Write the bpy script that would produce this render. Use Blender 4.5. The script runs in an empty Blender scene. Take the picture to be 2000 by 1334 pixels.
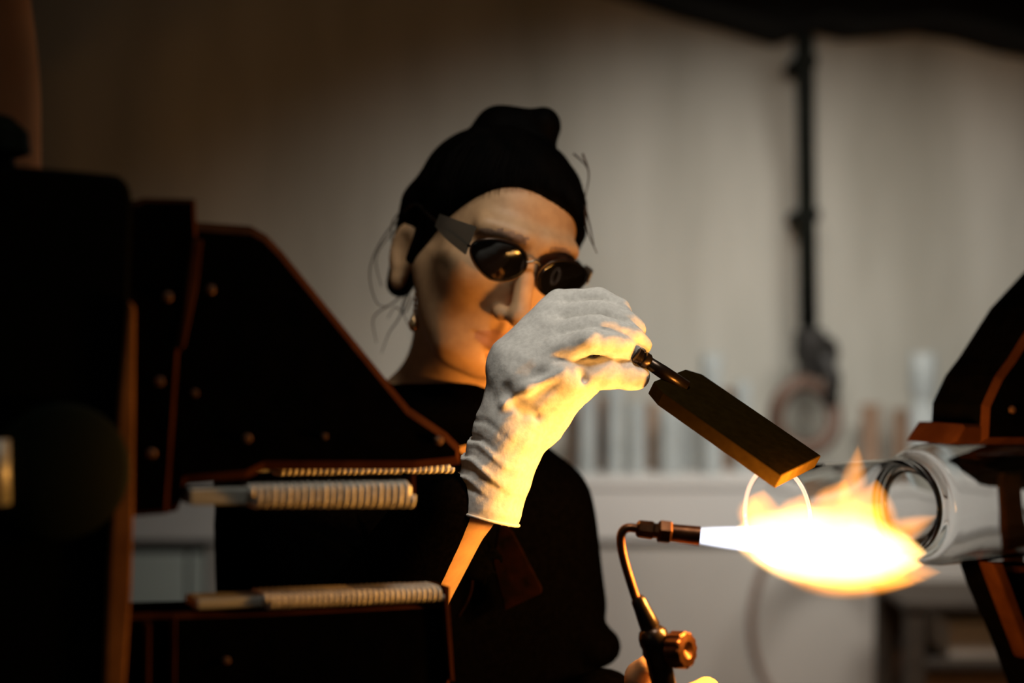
import bpy, bmesh, math, random
import numpy as np
from mathutils import Vector, Matrix
random.seed(7)
S = bpy.context.scene
COL = S.collection
PI = math.pi

# ------------------------------------------------------------------ camera, world, lights, exposure
ZC = 1.30                       # camera height
FPX = 50/36*2000                # focal length in pixels of the 2000 px frame
cam_d = bpy.data.cameras.new('camera'); cam_d.lens = 50; cam_d.sensor_width = 36
cam_d.clip_start = 0.05
cam_d.dof.use_dof = True; cam_d.dof.focus_distance = 1.25; cam_d.dof.aperture_fstop = 1.8
cam = bpy.data.objects.new('camera', cam_d); COL.objects.link(cam)
cam.location = (0, 0, ZC); cam.rotation_euler = (PI/2, 0, 0)
S.camera = cam
S.view_settings.view_transform = 'Standard'; S.view_settings.look = 'None'
S.view_settings.gamma = 1.0; S.view_settings.exposure = 0.0
S.view_settings.use_curve_mapping = False
w = bpy.data.worlds.new('world'); S.world = w; w.use_nodes = True
w.node_tree.nodes['Background'].inputs[0].default_value = (0.9, 1.0, 0.95, 1)
w.node_tree.nodes['Background'].inputs[1].default_value = 0.012
S.cycles.use_denoising = True
S.cycles.max_bounces = 8; S.cycles.diffuse_bounces = 3; S.cycles.glossy_bounces = 4; S.cycles.transmission_bounces = 8; S.cycles.transparent_max_bounces = 24
S.cycles.volume_bounces = 0
S.cycles.sample_clamp_indirect = 4.0

def area(name, loc, target, sx, sy, power, color, spread=180):
    d = bpy.data.lights.new(name, 'AREA'); d.shape = 'RECTANGLE'; d.size = sx; d.size_y = sy
    d.energy = power; d.color = color; d.spread = math.radians(spread)
    o = bpy.data.objects.new(name, d); COL.objects.link(o); o.location = loc
    v = Vector(target) - Vector(loc)
    o.rotation_euler = v.to_track_quat('-Z', 'Y').to_euler()
    return o
# wall-washing light added unseen above the frame, tilted to brighten the lower wall
area('wall_wash', (0.56, 1.95, ZC+0.62), (0.52, 3.0, ZC-.75), 0.7, 0.2, 8.3, (1.0, 0.94, 0.85), 112)
# small unseen fill light added above the lathe to lift the glove
area('glove_fill', (0.14, 0.92, ZC+0.72), (0.06, 1.25, ZC), 0.22, 0.22, 0.85, (1.0, 0.93, 0.80), 85)
# dim cool fill light added high on the camera's left
area('left_fill', (-1.5, -0.6, 2.2), (0.0, 1.3, 1.25), 1.0, 1.0, 0.8, (0.86, 1.0, 0.93))
# the flame's own light
FLAME_L = [((1598, 976), 1.168, 5.5, .010), ((1705, 1080), 1.165, 3.7, .024), ((1480, 1042), 1.15, 2.6, .014)]
FLAME_COL = (1.0, 0.42, 0.07)

# ------------------------------------------------------------------ helpers
def P(px, py, D):
    return Vector(((px-1000)/FPX*D, D, ZC-(py-667)/FPX*D))

def mat(name, col, rough=.6, metal=0.0, spec=.5, trans=0.0, ior=1.5, alpha=1.0, coat=0.0):
    m = bpy.data.materials.new(name); m.use_nodes = True
    b = m.node_tree.nodes['Principled BSDF']
    b.inputs['Base Color'].default_value = (*col, 1); b.inputs['Roughness'].default_value = rough
    b.inputs['Metallic'].default_value = metal; b.inputs['Specular IOR Level'].default_value = spec
    b.inputs['Transmission Weight'].default_value = trans; b.inputs['IOR'].default_value = ior
    b.inputs['Alpha'].default_value = alpha; b.inputs['Coat Weight'].default_value = coat
    return m

def grain(m, scale=40, c0=None, c1=None, bump=0.0, stretch=(1, 1, 1), detail=4, lo=.35, hi=.65, bdist=.002):
    """procedural noise: colour variation between c0 and c1 and fine bump"""
    nt = m.node_tree; N = nt.nodes; L = nt.links; b = N['Principled BSDF']
    tc = N.new('ShaderNodeTexCoord'); mp = N.new('ShaderNodeMapping'); mp.inputs['Scale'].default_value = stretch
    L.new(tc.outputs['Object'], mp.inputs['Vector'])
    nz = N.new('ShaderNodeTexNoise'); nz.inputs['Scale'].default_value = scale; nz.inputs['Detail'].default_value = detail
    L.new(mp.outputs[0], nz.inputs['Vector'])
    if c0:
        cr = N.new('ShaderNodeValToRGB'); e = cr.color_ramp.elements
        e[0].position = lo; e[0].color = (*c0, 1); e[1].position = hi; e[1].color = (*c1, 1)
        L.new(nz.outputs['Fac'], cr.inputs['Fac']); L.new(cr.outputs['Color'], b.inputs['Base Color'])
    if bump:
        bp = N.new('ShaderNodeBump'); bp.inputs['Strength'].default_value = bump; bp.inputs['Distance'].default_value = bdist
        L.new(nz.outputs['Fac'], bp.inputs['Height']); L.new(bp.outputs['Normal'], b.inputs['Normal'])
    return m

M = {}
M['wall'] = grain(mat('painted_wall', (.4, .38, .35), .85, spec=.2), 2.2, (.31, .30, .26), (.49, .48, .435), 0.1, (2.2, 1, .45), 5, .3, .7)
M['ledge'] = grain(mat('ledge_paint', (.55, .53, .5), .6, spec=.3), 3, (.44, .42, .4), (.5, .48, .46))
M['panel'] = grain(mat('panel_paint', (.42, .4, .37), .7, spec=.3), 3, (.33, .305, .28), (.39, .365, .335), 0, (1, 1, .5))
M['cab'] = grain(mat('cabinet_paint', (.36, .4, .37), .6, spec=.3), 3, (.33, .37, .34), (.4, .44, .41))
M['floor'] = grain(mat('concrete', (.2, .19, .18), .8), 6, (.14, .135, .13), (.24, .23, .22), .2)
M['ceil'] = grain(mat('ceiling_paint', (.1, .1, .09), .9), 5, (.05, .05, .045), (.09, .09, .08))
M['dark_hood'] = grain(mat('dark_hood', (.004, .004, .004), .8, spec=.1), 8, (.003, .003, .003), (.006, .006, .006))
M['black_iron'] = grain(mat('black_iron', (.001, .001, .001), .7, spec=.0), 60, (.0008, .0008, .0008), (.0014, .0012, .001), .15)
M['edge_iron'] = grain(mat('flame_lit_iron', (.06, .02, .008), .7, metal=.0, spec=.0), 30, (.026, .008, .003), (.042, .014, .005), .15)  # reddish tone has the flame's light on the edges put into the colour
M['plate_edge'] = grain(mat('flame_lit_rim', (.2, .08, .02), .6, spec=.05), 30, (.14, .055, .014), (.22, .09, .024), .1)  # flame light along the plate rim is painted in as orange
M['headstock'] = grain(mat('green_black_enamel', (.001, .0014, .001), .6, spec=.015), 12, (.0008, .001, .0008), (.0013, .0017, .001))
M['steel'] = grain(mat('dull_steel', (.42, .43, .4), .45, metal=.3), 50, (.36, .37, .34), (.46, .47, .44), .1, (1, 1, 6))
M['rope'] = grain(mat('glass_fibre_rope', (.7, .66, .6), .9, spec=.1), 300, (.52, .49, .44), (.74, .7, .63), .6)
M['bolt'] = grain(mat('bolt_steel', (.3, .2, .12), .4, metal=.7), 90, (.1, .05, .03), (.14, .075, .045), .1)
M['duct'] = grain(mat('tan_duct', (.15, .06, .03), .7, spec=.05), 8, (.7, .34, .17), (.8, .42, .22))
M['green_knob'] = grain(mat('dark_green_knob', (.004, .007, .004), .5, spec=.1), 20, (.003, .006, .003), (.005, .009, .005))
M['graphite'] = grain(mat('graphite', (.02, .01, .006), .7, spec=.0), 120, (.012, .0068, .0015), (.0155, .009, .002), .08)
M['brass'] = grain(mat('burnt_brass', (.22, .1, .05), .38, metal=1), 80, (.11, .045, .022), (.19, .08, .038), .12)
M['dark_steel'] = grain(mat('blackened_steel', (.05, .035, .028), .3, metal=.9), 90, (.04, .027, .02), (.07, .05, .04), .1)
M['glove'] = grain(mat('white_cotton_glove', (.8, .78, .74), .95, spec=.08), 260, (.72, .70, .67), (.84, .82, .79), .35, bdist=.001)
M['skin'] = grain(mat('skin', (.6, .36, .24), .5, spec=.35), 90, (.56, .33, .175), (.64, .39, .21), .06)
M['lip'] = grain(mat('lips', (.5, .25, .17), .45, spec=.3), 90, (.46, .235, .16), (.52, .27, .185), .05)
M['brow'] = grain(mat('brow_hair', (.12, .07, .05), .7), 200, (.25, .15, .1), (.42, .26, .18), .1)
M['hair'] = grain(mat('black_hair', (.002, .0015, .001), .7, spec=.03), 60, (.001, .0008, .0007), (.0025, .0018, .0014), .5, (1, 1, .2))
M['wisp'] = grain(mat('loose_brown_hair', (.03, .018, .012), .6, spec=.2), 60, (.02, .012, .008), (.04, .024, .016))
M['jacket'] = grain(mat('black_cloth', (.0035, .003, .003), .95, spec=.0), 200, (.0008, .0007, .0007), (.0014, .0012, .0012), .3)
M['flap'] = grain(mat('dark_maroon_cloth', (.02, .006, .004), .9, spec=.03), 60, (.001, .0006, .0005), (.006, .0015, .001), .3)
M['trousers'] = grain(mat('dark_trousers', (.01, .011, .014), .9, spec=.05), 200, (.008, .009, .012), (.013, .014, .017), .3)
M['shoe'] = grain(mat('black_leather', (.01, .009, .008), .4), 60, (.008, .007, .006), (.014, .012, .01), .1)
M['lens'] = grain(mat('dark_lens', (.002, .002, .002), .07, spec=.5), 5, (.002, .002, .002), (.003, .0025, .002))
M['rim'] = grain(mat('spectacle_metal', (.25, .2, .15), .3, metal=.9), 60, (.2, .16, .12), (.28, .23, .18))
M['shield'] = grain(mat('smoky_shield', (.10, .085, .07), .3, spec=.3, trans=.5), 20, (.16, .14, .11), (.22, .19, .155))
M['gold'] = grain(mat('gold_drop', (.8, .5, .25), .25, metal=.9), 60, (.75, .46, .22), (.85, .55, .3))
M['glass'] = mat('clear_glass', (.97, .98, .98), 0.0, spec=.5, trans=1.0, ior=1.38)
grain(M['glass'], 9, None, None, .02, (1, 1, 1), 1)
M['pale_glass'] = grain(mat('pale_glass', (.85, .9, .9), .2, trans=.45, ior=1.3), 20, (.5, .54, .54), (.58, .62, .62))
M['brown_glass'] = grain(mat('brown_glass', (.3, .2, .14), .25, trans=.2), 20, (.25, .16, .11), (.34, .23, .16))
M['hose'] = grain(mat('brown_rubber_hose', (.2, .14, .11), .6), 40, (.17, .115, .09), (.23, .16, .125))
M['dark_hose2'] = grain(mat('worn_brown_hose', (.1, .06, .04), .6), 40, (.08, .045, .03), (.12, .07, .05))
M['dark_hose'] = grain(mat('dark_rubber', (.012, .011, .009), .6), 40, (.009, .008, .007), (.016, .014, .012))
M['pipe'] = grain(mat('dark_pipe', (.006, .006, .005), .8, spec=.1), 40, (.004, .0045, .0035), (.008, .009, .0065))
M['wood'] = grain(mat('dark_wood', (.06, .04, .025), .7), 12, (.02, .013, .008), (.04, .027, .017), .2, (1, 1, 6))
M['card'] = grain(mat('brown_board', (.2, .13, .075), .8), 12, (.16, .1, .06), (.23, .15, .09), .1)
M['pale_board'] = grain(mat('pale_board', (.4, .37, .33), .8), 12, (.36, .33, .29), (.43, .4, .36), .1)

def link(name, me, m, parent=None, smooth=True):
    o = bpy.data.objects.new(name, me); COL.objects.link(o)
    if m is not None and len(me.materials) == 0:
        for mm in (m if isinstance(m, (list, tuple)) else [m]): me.materials.append(mm)
    if smooth:
        me.polygons.foreach_set('use_smooth', [True]*len(me.polygons))
    if parent is not None:
        o.parent = parent; o.matrix_parent_inverse = parent.matrix_world.inverted()
    return o

def bmobj(name, bm, m, parent=None, smooth=False, bevel=0.0, seg=2):
    bmesh.ops.recalc_face_normals(bm, faces=bm.faces)
    me = bpy.data.meshes.new(name); bm.to_mesh(me); bm.free()
    o = link(name, me, m, parent, smooth)
    if bevel:
        md = o.modifiers.new('bevel', 'BEVEL'); md.width = bevel; md.segments = seg; md.limit_method = 'ANGLE'
    return o

def thing(name, label, cat, loc=(0, 0, 0), group=None):
    o = bpy.data.objects.new(name, None); COL.objects.link(o); o.location = loc
    o.empty_display_size = .05
    bpy.context.view_layer.update()
    return tag(o, label, cat, group)
def tag(o, label, cat, group=None):
    o['label'] = label; o['category'] = cat
    if group: o['group'] = group
    return o
def struct(o):
    o['kind'] = 'structure'; return o

def add_box(bm, lo, hi, mtx=None):
    r = bmesh.ops.create_cube(bm, size=1.0)
    c = [(a+b)/2 for a, b in zip(lo, hi)]; s = [abs(b-a) for a, b in zip(lo, hi)]
    for v in r['verts']:
        v.co = Vector((v.co.x*s[0]+c[0], v.co.y*s[1]+c[1], v.co.z*s[2]+c[2]))
        if mtx is not None: v.co = mtx @ v.co
    return r['verts']
def boxobj(name, lo, hi, m, parent=None, bevel=0.0):
    bm = bmesh.new(); add_box(bm, lo, hi); return bmobj(name, bm, m, parent, bevel=bevel)

def frames(pts):
    pts = [Vector(p) for p in pts]; n = len(pts); T = []
    for i in range(n):
        T.append((pts[min(i+1, n-1)]-pts[max(i-1, 0)]).normalized())
    u = T[0].orthogonal().normalized(); out = []
    for i in range(n):
        u = (u - T[i]*u.dot(T[i])).normalized(); out.append((pts[i], u, T[i].cross(u)))
    return out
def add_tube(bm, pts, rad, n=12, cap=True):
    if not hasattr(rad, '__len__'): rad = [rad]*len(pts)
    rings = []
    for (p, u, v), r in zip(frames(pts), rad):
        rings.append([bm.verts.new(p + u*(r*math.cos(2*PI*k/n)) + v*(r*math.sin(2*PI*k/n))) for k in range(n)])
    for a, b in zip(rings, rings[1:]):
        for k in range(n): bm.faces.new((a[k], a[(k+1) % n], b[(k+1) % n], b[k]))
    if cap: bm.faces.new(rings[0][::-1]); bm.faces.new(rings[-1])
def spline(pts, n=8):
    pts = [Vector(p) for p in pts]; q = [2*pts[0]-pts[1]]+pts+[2*pts[-1]-pts[-2]]; out = []
    for i in range(1, len(q)-2):
        for k in range(n):
            t = k/n; a, b, c, d = q[i-1], q[i], q[i+1], q[i+2]
            out.append(.5*((2*b)+(c-a)*t+(2*a-5*b+4*c-d)*t*t+(3*b-a-3*c+d)*t**3))
    out.append(pts[-1]); return out
def tubeobj(name, pts, rad, m, parent=None, n=12, smooth=True, bevel=0):
    bm = bmesh.new(); add_tube(bm, pts, rad, n); o = bmobj(name, bm, m, parent, smooth, bevel)
    return o
def add_revolve(bm, org, axis, prof, n=32, closed=False):
    """revolve (t, r) profile about axis through org"""
    axis = Vector(axis).normalized(); u = axis.orthogonal().normalized(); v = axis.cross(u); org = Vector(org)
    rings = []
    for t, r in prof:
        rings.append([bm.verts.new(org+axis*t+(u*math.cos(2*PI*k/n)+v*math.sin(2*PI*k/n))*max(r, 1e-5)) for k in range(n)])
    pairs = list(zip(rings, rings[1:]))
    if closed: pairs.append((rings[-1], rings[0]))
    for a, b in pairs:
        for k in range(n): bm.faces.new((a[k], a[(k+1) % n], b[(k+1) % n], b[k]))
    if not closed:
        bm.faces.new(rings[0][::-1]); bm.faces.new(rings[-1])
def revobj(name, org, axis, prof, m, parent=None, n=32, closed=False, smooth=True):
    bm = bmesh.new(); add_revolve(bm, org, axis, prof, n, closed); o = bmobj(name, bm, m, parent, smooth)
    if smooth:
        md = o.modifiers.new('edge', 'EDGE_SPLIT'); md.split_angle = math.radians(40)
    return o
def prism(name, poly, ext, m, parent=None, chamfer=0.0, medge=None, bevel=0.0):
    """polygon of world points extruded by vector ext; optional chamfer of the front outline with its own material"""
    bm = bmesh.new(); ext = Vector(ext)
    c = sum((Vector(p) for p in poly), Vector())/len(poly)
    n = len(poly)
    if chamfer:
        d = ext.normalized()*chamfer
        inner = []
        for i in range(n):          # inset by edge normals
            a, b, e = Vector(poly[i-1]), Vector(poly[i]), Vector(poly[(i+1) % n])
            e1 = (b-a).normalized(); e2 = (e-b).normalized(); nn = ext.normalized()
            n1 = nn.cross(e1); n2 = nn.cross(e2)
            if n1.dot(c-b) < 0 and n2.dot(c-b) < 0: n1 = -n1; n2 = -n2
            k = (n1+n2); k = k/max(k.dot(n1), .35)
            inner.append(b+k*chamfer)
        r0 = [bm.verts.new(p) for p in inner]
        r1 = [bm.verts.new(Vector(p)+d) for p in poly]
        r2 = [bm.verts.new(Vector(p)+ext) for p in poly]
        rs = [r0, r1, r2]
    else:
        rs = [[bm.verts.new(p) for p in poly], [bm.verts.new(Vector(p)+ext) for p in poly]]
    bm.faces.new(rs[0]); bm.faces.new(rs[-1][::-1])
    for q, (a, b) in enumerate(zip(rs, rs[1:])):
        for i in range(n):
            f = bm.faces.new((a[i], b[i], b[(i+1) % n], a[(i+1) % n]))
            if chamfer and q == 0 and medge: f.material_index = 1
    return bmobj(name, bm, [m, medge] if medge else m, parent, bevel=bevel)

# ------------------------------------------------------------------ signed-distance sculpting (organic shapes)
class Field:
    def __init__(s, xs, ys, zs, far=.06):
        s.x, s.y, s.z = [np.asarray(a, np.float32) for a in (xs, ys, zs)]
        s.f = np.full((len(xs), len(ys), len(zs)), far, np.float32)
    def sub(s, lo, hi, pad):
        sl = []
        for a, l, h in zip((s.x, s.y, s.z), lo, hi):
            i0 = max(int(np.searchsorted(a, l-pad))-1, 0); i1 = min(int(np.searchsorted(a, h+pad))+1, len(a))
            sl.append(slice(i0, max(i1, i0)))
        return tuple(sl)
    def grid(s, sl):
        return s.x[sl[0]][:, None, None], s.y[sl[1]][None, :, None], s.z[sl[2]][None, None, :]
    def mix(s, sl, d, k, cut=False):
        a = s.f[sl]
        if a.size == 0: return
        if cut: a = -a
        if k > 0:
            h = np.maximum(k-np.abs(a-d), 0)/k; r = np.minimum(a, d)-h*h*k*.25
        else: r = np.minimum(a, d)
        s.f[sl] = -r if cut else r
    def cone(s, a, b, ra, rb, k=.006, cut=False):
        a = np.array(a, np.float32); b = np.array(b, np.float32); r = max(ra, rb)
        sl = s.sub(np.minimum(a, b)-r, np.maximum(a, b)+r, k+.03)
        X, Y, Z = s.grid(sl); ba = b-a; L = float(ba@ba)+1e-12
        t = np.clip(((X-a[0])*ba[0]+(Y-a[1])*ba[1]+(Z-a[2])*ba[2])/L, 0, 1)
        d = np.sqrt((X-a[0]-t*ba[0])**2+(Y-a[1]-t*ba[1])**2+(Z-a[2]-t*ba[2])**2)-(ra+(rb-ra)*t)
        s.mix(sl, d, k, cut)
    def ell(s, c, r, R=None, k=.01, cut=False, clip=None):
        c = np.array(c, np.float32); rm = max(r)
        sl = s.sub(c-rm, c+rm, k+.03); X, Y, Z = s.grid(sl)
        X = X-c[0]; Y = Y-c[1]; Z = Z-c[2]
        if R is not None:
            R = np.array(R, np.float32)       # columns = local axes in world
            X, Y, Z = X*R[0, 0]+Y*R[1, 0]+Z*R[2, 0], X*R[0, 1]+Y*R[1, 1]+Z*R[2, 1], X*R[0, 2]+Y*R[1, 2]+Z*R[2, 2]
        k0 = np.sqrt((X/r[0])**2+(Y/r[1])**2+(Z/r[2])**2)
        k1 = np.sqrt((X/r[0]**2)**2+(Y/r[1]**2)**2+(Z/r[2]**2)**2)+1e-9
        d = k0*(k0-1)/k1
        if clip is not None: d = np.maximum(d, clip(X, Y, Z))
        s.mix(sl, d, k, cut)
    def chain(s, pts, rad, k=.006, cut=False):
        for i in range(len(pts)-1): s.cone(pts[i], pts[i+1], rad[i], rad[i+1], k, cut)
    def mesh(s, name):
        f = s.f; ins = f < 0
        c = [ins[i:ins.shape[0]-1+i, j:ins.shape[1]-1+j, k:ins.shape[2]-1+k] for i in (0, 1) for j in (0, 1) for k in (0, 1)]
        allc = c[0].copy(); anyc = c[0].copy()
        for q in c[1:]: allc &= q; anyc |= q
        act = anyc & ~allc
        I, J, K = np.nonzero(act)
        idx = np.full(act.shape, -1, np.int32); idx[I, J, K] = np.arange(len(I))
        corners = [(i, j, k) for i in (0, 1) for j in (0, 1) for k in (0, 1)]
        val = {q: f[I+q[0], J+q[1], K+q[2]] for q in corners}
        acc = np.zeros((len(I), 3)); cnt = np.zeros(len(I))
        for q in corners:
            for ax in range(3):
                if q[ax]: continue
                p = list(q); p[ax] = 1; p = tuple(p)
                a, b = val[q], val[p]; m = (a < 0) != (b < 0)
                t = np.where(m, a/np.where(m, a-b, 1), 0)
                pos = np.tile(np.array(q, float), (len(I), 1)); pos[:, ax] = t
                acc[m] += pos[m]; cnt[m] += 1
        u = acc/cnt[:, None]
        V = np.stack([s.x[I]+u[:, 0]*(s.x[I+1]-s.x[I]), s.y[J]+u[:, 1]*(s.y[J+1]-s.y[J]), s.z[K]+u[:, 2]*(s.z[K+1]-s.z[K])], 1)
        quads = []
        for ax in range(3):
            a = np.swapaxes(ins, 0, ax)
            lo, hi = [0, 0, 0], [None]*3
            sl0 = [slice(1, -1)]*3; sl1 = [slice(1, -1)]*3
            sl0[ax] = slice(0, -1); sl1[ax] = slice(1, None)
            A, B = ins[tuple(sl0)], ins[tuple(sl1)]
            e = np.array(np.nonzero(A != B)); 
            if e.shape[1] == 0: continue
            g = e.copy()
            o = [x for x in range(3) if x != ax]
            for x in o: g[x] += 1
            sgn = A[tuple(e)]
            def cell(d1, d2):
                h = g.copy(); h[o[0]] -= d1; h[o[1]] -= d2; return idx[h[0], h[1], h[2]]
            q = np.stack([cell(1, 1), cell(0, 1), cell(0, 0), cell(1, 0)], 1)
            flip = sgn if ax != 1 else ~sgn
            q[~flip] = q[~flip][:, ::-1]
            quads.append(q)
        F = np.concatenate(quads); F = F[(F >= 0).all(1)]
        me = bpy.data.meshes.new(name)
        me.vertices.add(len(V)); me.vertices.foreach_set('co', V.astype(np.float32).ravel())
        me.loops.add(F.size); me.loops.foreach_set('vertex_index', F.astype(np.int32).ravel())
        me.polygons.add(len(F)); me.polygons.foreach_set('loop_start', np.arange(0, F.size, 4, dtype=np.int32))
        me.update(calc_edges=True); me.validate()
        return me, V, F
def axis_grid(lo, hi, coarse, fines=()):
    """1-D coordinates, coarse everywhere and finer inside the (a, b, step) bands"""
    out = [lo]
    while out[-1] < hi:
        st = coarse
        for a, b, f in fines:
            if a-coarse <= out[-1] <= b: st = min(st, f)
        out.append(out[-1]+st)
    return out
def Rm(roll, yaw, pitch):
    return (Matrix.Rotation(roll, 3, 'Y') @ Matrix.Rotation(yaw, 3, 'Z') @ Matrix.Rotation(pitch, 3, 'X'))

# ------------------------------------------------------------------ the setting
WALL_Y = 3.0
struct(boxobj('floor', (-2.4, -2.5, -.1), (2.6, WALL_Y+.1, 0), M['floor']))
struct(boxobj('wall_back', (-2.4, WALL_Y, 0), (2.6, WALL_Y+.1, 2.7), M['wall']))
struct(boxobj('wall_left', (-2.5, -2.5, 0), (-2.4, WALL_Y+.1, 2.7), M['wall']))
struct(boxobj('wall_right', (2.6, -2.5, 0), (2.7, WALL_Y+.1, 2.7), M['wall']))
struct(boxobj('ceiling', (-2.5, -2.5, 2.7), (2.7, WALL_Y+.1, 2.8), M['ceil']))
# dark hood hanging from the ceiling at the top right, with a drooping lower edge
hp = [(1180, -60), (1340, -8), (1450, 22), (1545, 52), (1580, 40), (1625, 24), (1690, 40), (1760, 34), (1840, 26), (1920, 40), (2010, 66), (2150, 90), (2400, 90)]
poly = [P(a, b, 2.8) for a, b in hp]; poly += [Vector((poly[-1].x, 2.8, 2.69)), Vector((poly[0].x, 2.8, 2.69))]
o = prism('hood_valance', poly, (0, .19, 0), M['dark_hood']); tag(o, 'black hood with a drooping edge along the top of the wall at right', 'hood')

LY = 2.70
zt = P(0, 935, LY).z; zb = P(0, 1057, LY).z
led = thing('wall_ledge', 'long pale grey ledge along the back wall carrying the glass tubes', 'shelf', (0, LY, zb))
boxobj('ledge_top', (-2.38, LY-.004, zt-.018), (2.58, WALL_Y, zt), M['ledge'], led, .003)
boxobj('fascia', (-2.38, LY, zb), (2.58, LY+.03, zt-.018), M['ledge'], led, .003)
cb = thing('base_cabinet', 'pale panelled cabinet front under the long ledge', 'cabinet', (0, LY+.1, 0))
xs = [-2.38, -1.7, -1.15]
x = -2.38; k = 0
seams = [-2.38, -1.62, -1.01, -.62, -.585, -.1, .75, 1.6, 2.58]
for a, b in zip(seams, seams[1:]):
    boxobj('door', (a+.004, LY+.012, .09), (b-.004, LY+.03, zb-(.006 if b > -.2 else .026)), M['panel' if b > -.2 else 'cab'], cb, .003)
boxobj('carcass', (-2.38, LY+.03, .0), (2.58, WALL_Y-.001, zb-.002), M['wood'], cb)
boxobj('plinth', (-2.38, LY+.02, 0), (2.58, LY+.03, .085), M['wood'], cb)

# glass tubes standing on the ledge
def standing_tube(name, px, topy, r, m, y, label, grp, neck=False, n=20):
    x = (px-1000)/FPX*y; top = P(0, topy, y).z; h = top-zt
    t = .002
    if neck:
        prof = [(0, r), (h*.52, r), (h*.58, r*.72), (h*.62, r*.72), (h*.68, r), (h, r), (h, r-t), (h*.68, r-t), (h*.62, r*.72-t), (h*.58, r*.72-t), (h*.52, r-t), (.003, r-t), (.003, .0005), (0, .0005)]
    else:
        prof = [(0, r), (h, r), (h, r-t), (.003, r-t), (.003, .0005), (0, .0005)]
    o = revobj(name, (x, y, zt), (0, 0, 1), prof, m, None, n, True)
    return tag(o, label, 'glass tube', grp)
TG = 'glass tubes standing on the back ledge'
for px, ty, r, mm, y, lb in [
    (1146, 772, .019, 'pale_glass', 2.80, 'leftmost pale glass tube on the ledge, just right of the black sleeve'),
    (1201, 752, .018, 'pale_glass', 2.80, 'pale glass tube directly below the thumb of the raised glove'),
    (1243, 788, .018, 'pale_glass', 2.80, 'short pale glass tube left of the graphite paddle'),
    (1310, 800, .022, 'pale_glass', 2.80, 'pale glass tube showing under the near end of the graphite paddle'),
    (1345, 812, .016, 'pale_glass', 2.86, 'slim pale glass tube half hidden under the middle of the paddle'),
    (1390, 692, .021, 'pale_glass', 2.80, 'tall bright glass tube rising behind the upper edge of the paddle'),
    (1452, 745, .017, 'pale_glass', 2.86, 'faint pale glass tube behind the paddle, left of the hose coil'),
    (1117, 800, .014, 'brown_glass', 2.88, 'brown tube at the left end of the row, against the sleeve'),
    (1174, 775, .012, 'brown_glass', 2.88, 'thin brown tube between the two leftmost pale tubes'),
    (1273, 785, .012, 'brown_glass', 2.88, 'thin brown tube just left of the paddle edge'),
    (1424, 760, .013, 'brown_glass', 2.90, 'thin brown tube right of the tall bright tube')]:
    standing_tube('glass_tube', px, ty, r, M[mm], y, lb, TG)
standing_tube('glass_tube', 1803, 690, .027, M['pale_glass'], 2.80, 'broad necked glass tube standing alone on the ledge at right', TG, True)
standing_tube('glass_tube', 1762, 800, .02, M['brown_glass'], 2.9, 'dim brown tube left of the lone necked tube', TG)
standing_tube('glass_tube', 1700, 790, .02, M['brown_glass'], 2.92, 'dim brown tube between the hose coil and the lone necked tube', TG)

# pipe, valve cluster and hoses on the wall
gp = thing('gas_pipe', 'dark vertical pipe down the back wall ending in a valve cluster', 'pipe', P(1578, 650, 2.9))
tubeobj('pipe', [P(1571, 66, 2.80), P(1574, 300, 2.88), P(1579, 660, 2.88)], .019, M['pipe'], gp, 16)
for yy in (120, 420):
    q = P(1571+yy/60, yy, 2.88)
    boxobj('wall_clip', (q.x-.022, 2.865, q.z-.012), (q.x+.022, WALL_Y, q.z+.012), M['pipe'], gp, .003)
revobj('valve_body', P(1583, 640, 2.86), (0, 0, -1), [(0, .02), (.01, .032), (.055, .034), (.075, .024), (.10, .028), (.12, .018)], M['dark_hose'], gp, 20)
revobj('valve_handle', P(1605, 690, 2.85), (.6, -.8, 0), [(-.03, .006), (0, .006), (.002, .034), (.016, .034), (.018, .008)], M['dark_hose'], gp, 20)
tubeobj('outlet', [P(1590, 690, 2.85), P(1612, 705, 2.83), P(1628, 735, 2.83), P(1622, 785, 2.83)], .016, M['dark_hose'], gp)
def loop(c, rx, rz, y, r, m, name, label, a0=0, a1=2*PI, sag=0):
    pts = [Vector((c.x+rx*math.cos(t), y+.012*math.sin(2*t), c.z+rz*math.sin(t))) for t in np.linspace(a0, a1, 48)]
    o = tubeobj(name, pts, r, m, None, 10); return tag(o, label, 'hose', 'hoses hanging on the back wall')
c = P(1572, 812, 2.84); loop(c, .058, .066, 2.84, .017, M['dark_hose2'], 'hose', 'small coil of brown hose hanging below the pipe valve', PI*.42, PI*2.42)
c = P(1614, 1215, 2.62); loop(c, .138, .19, 2.62, .0075, M['hose'], 'hose', 'large loop of thin brown hose hanging in front of the pale panel', PI*.5, PI*2.49)

# open wooden rack, bottom right, with two boxes
rk = thing('wooden_rack', 'dark wooden open rack with a pale top board in the lower right corner', 'rack', (.95, 2.45, 0))
ry0, ry1 = 2.40, 2.62
xl, xr = P(1772, 0, ry0).x, P(2180, 0, ry0).x; ztop = P(0, 1192, ry0).z
for xx in (xl, xr-.03):
    for yy in (ry0, ry1-.03):
        boxobj('post', (xx, yy, 0), (xx+.03, yy+.03, ztop), M['wood'], rk, .002)
boxobj('top_board', (xl-.005, ry0-.005, ztop), (xr+.005, ry1, ztop+.014), M['wood'], rk, .002)
zs1 = P(0, 1292, ry0).z
boxobj('shelf_board', (xl+.031, ry0+.002, zs1-.014), (xr-.031, ry1-.002, zs1), M['wood'], rk, .002)
boxobj('shelf_board', (xl+.031, ry0+.002, .2), (xr-.031, ry1-.002, .214), M['wood'], rk, .002)
boxobj('back_board', (xl+.031, ry1-.012, .214), (xr-.031, ry1-.003, ztop), M['wood'], rk)
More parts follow.
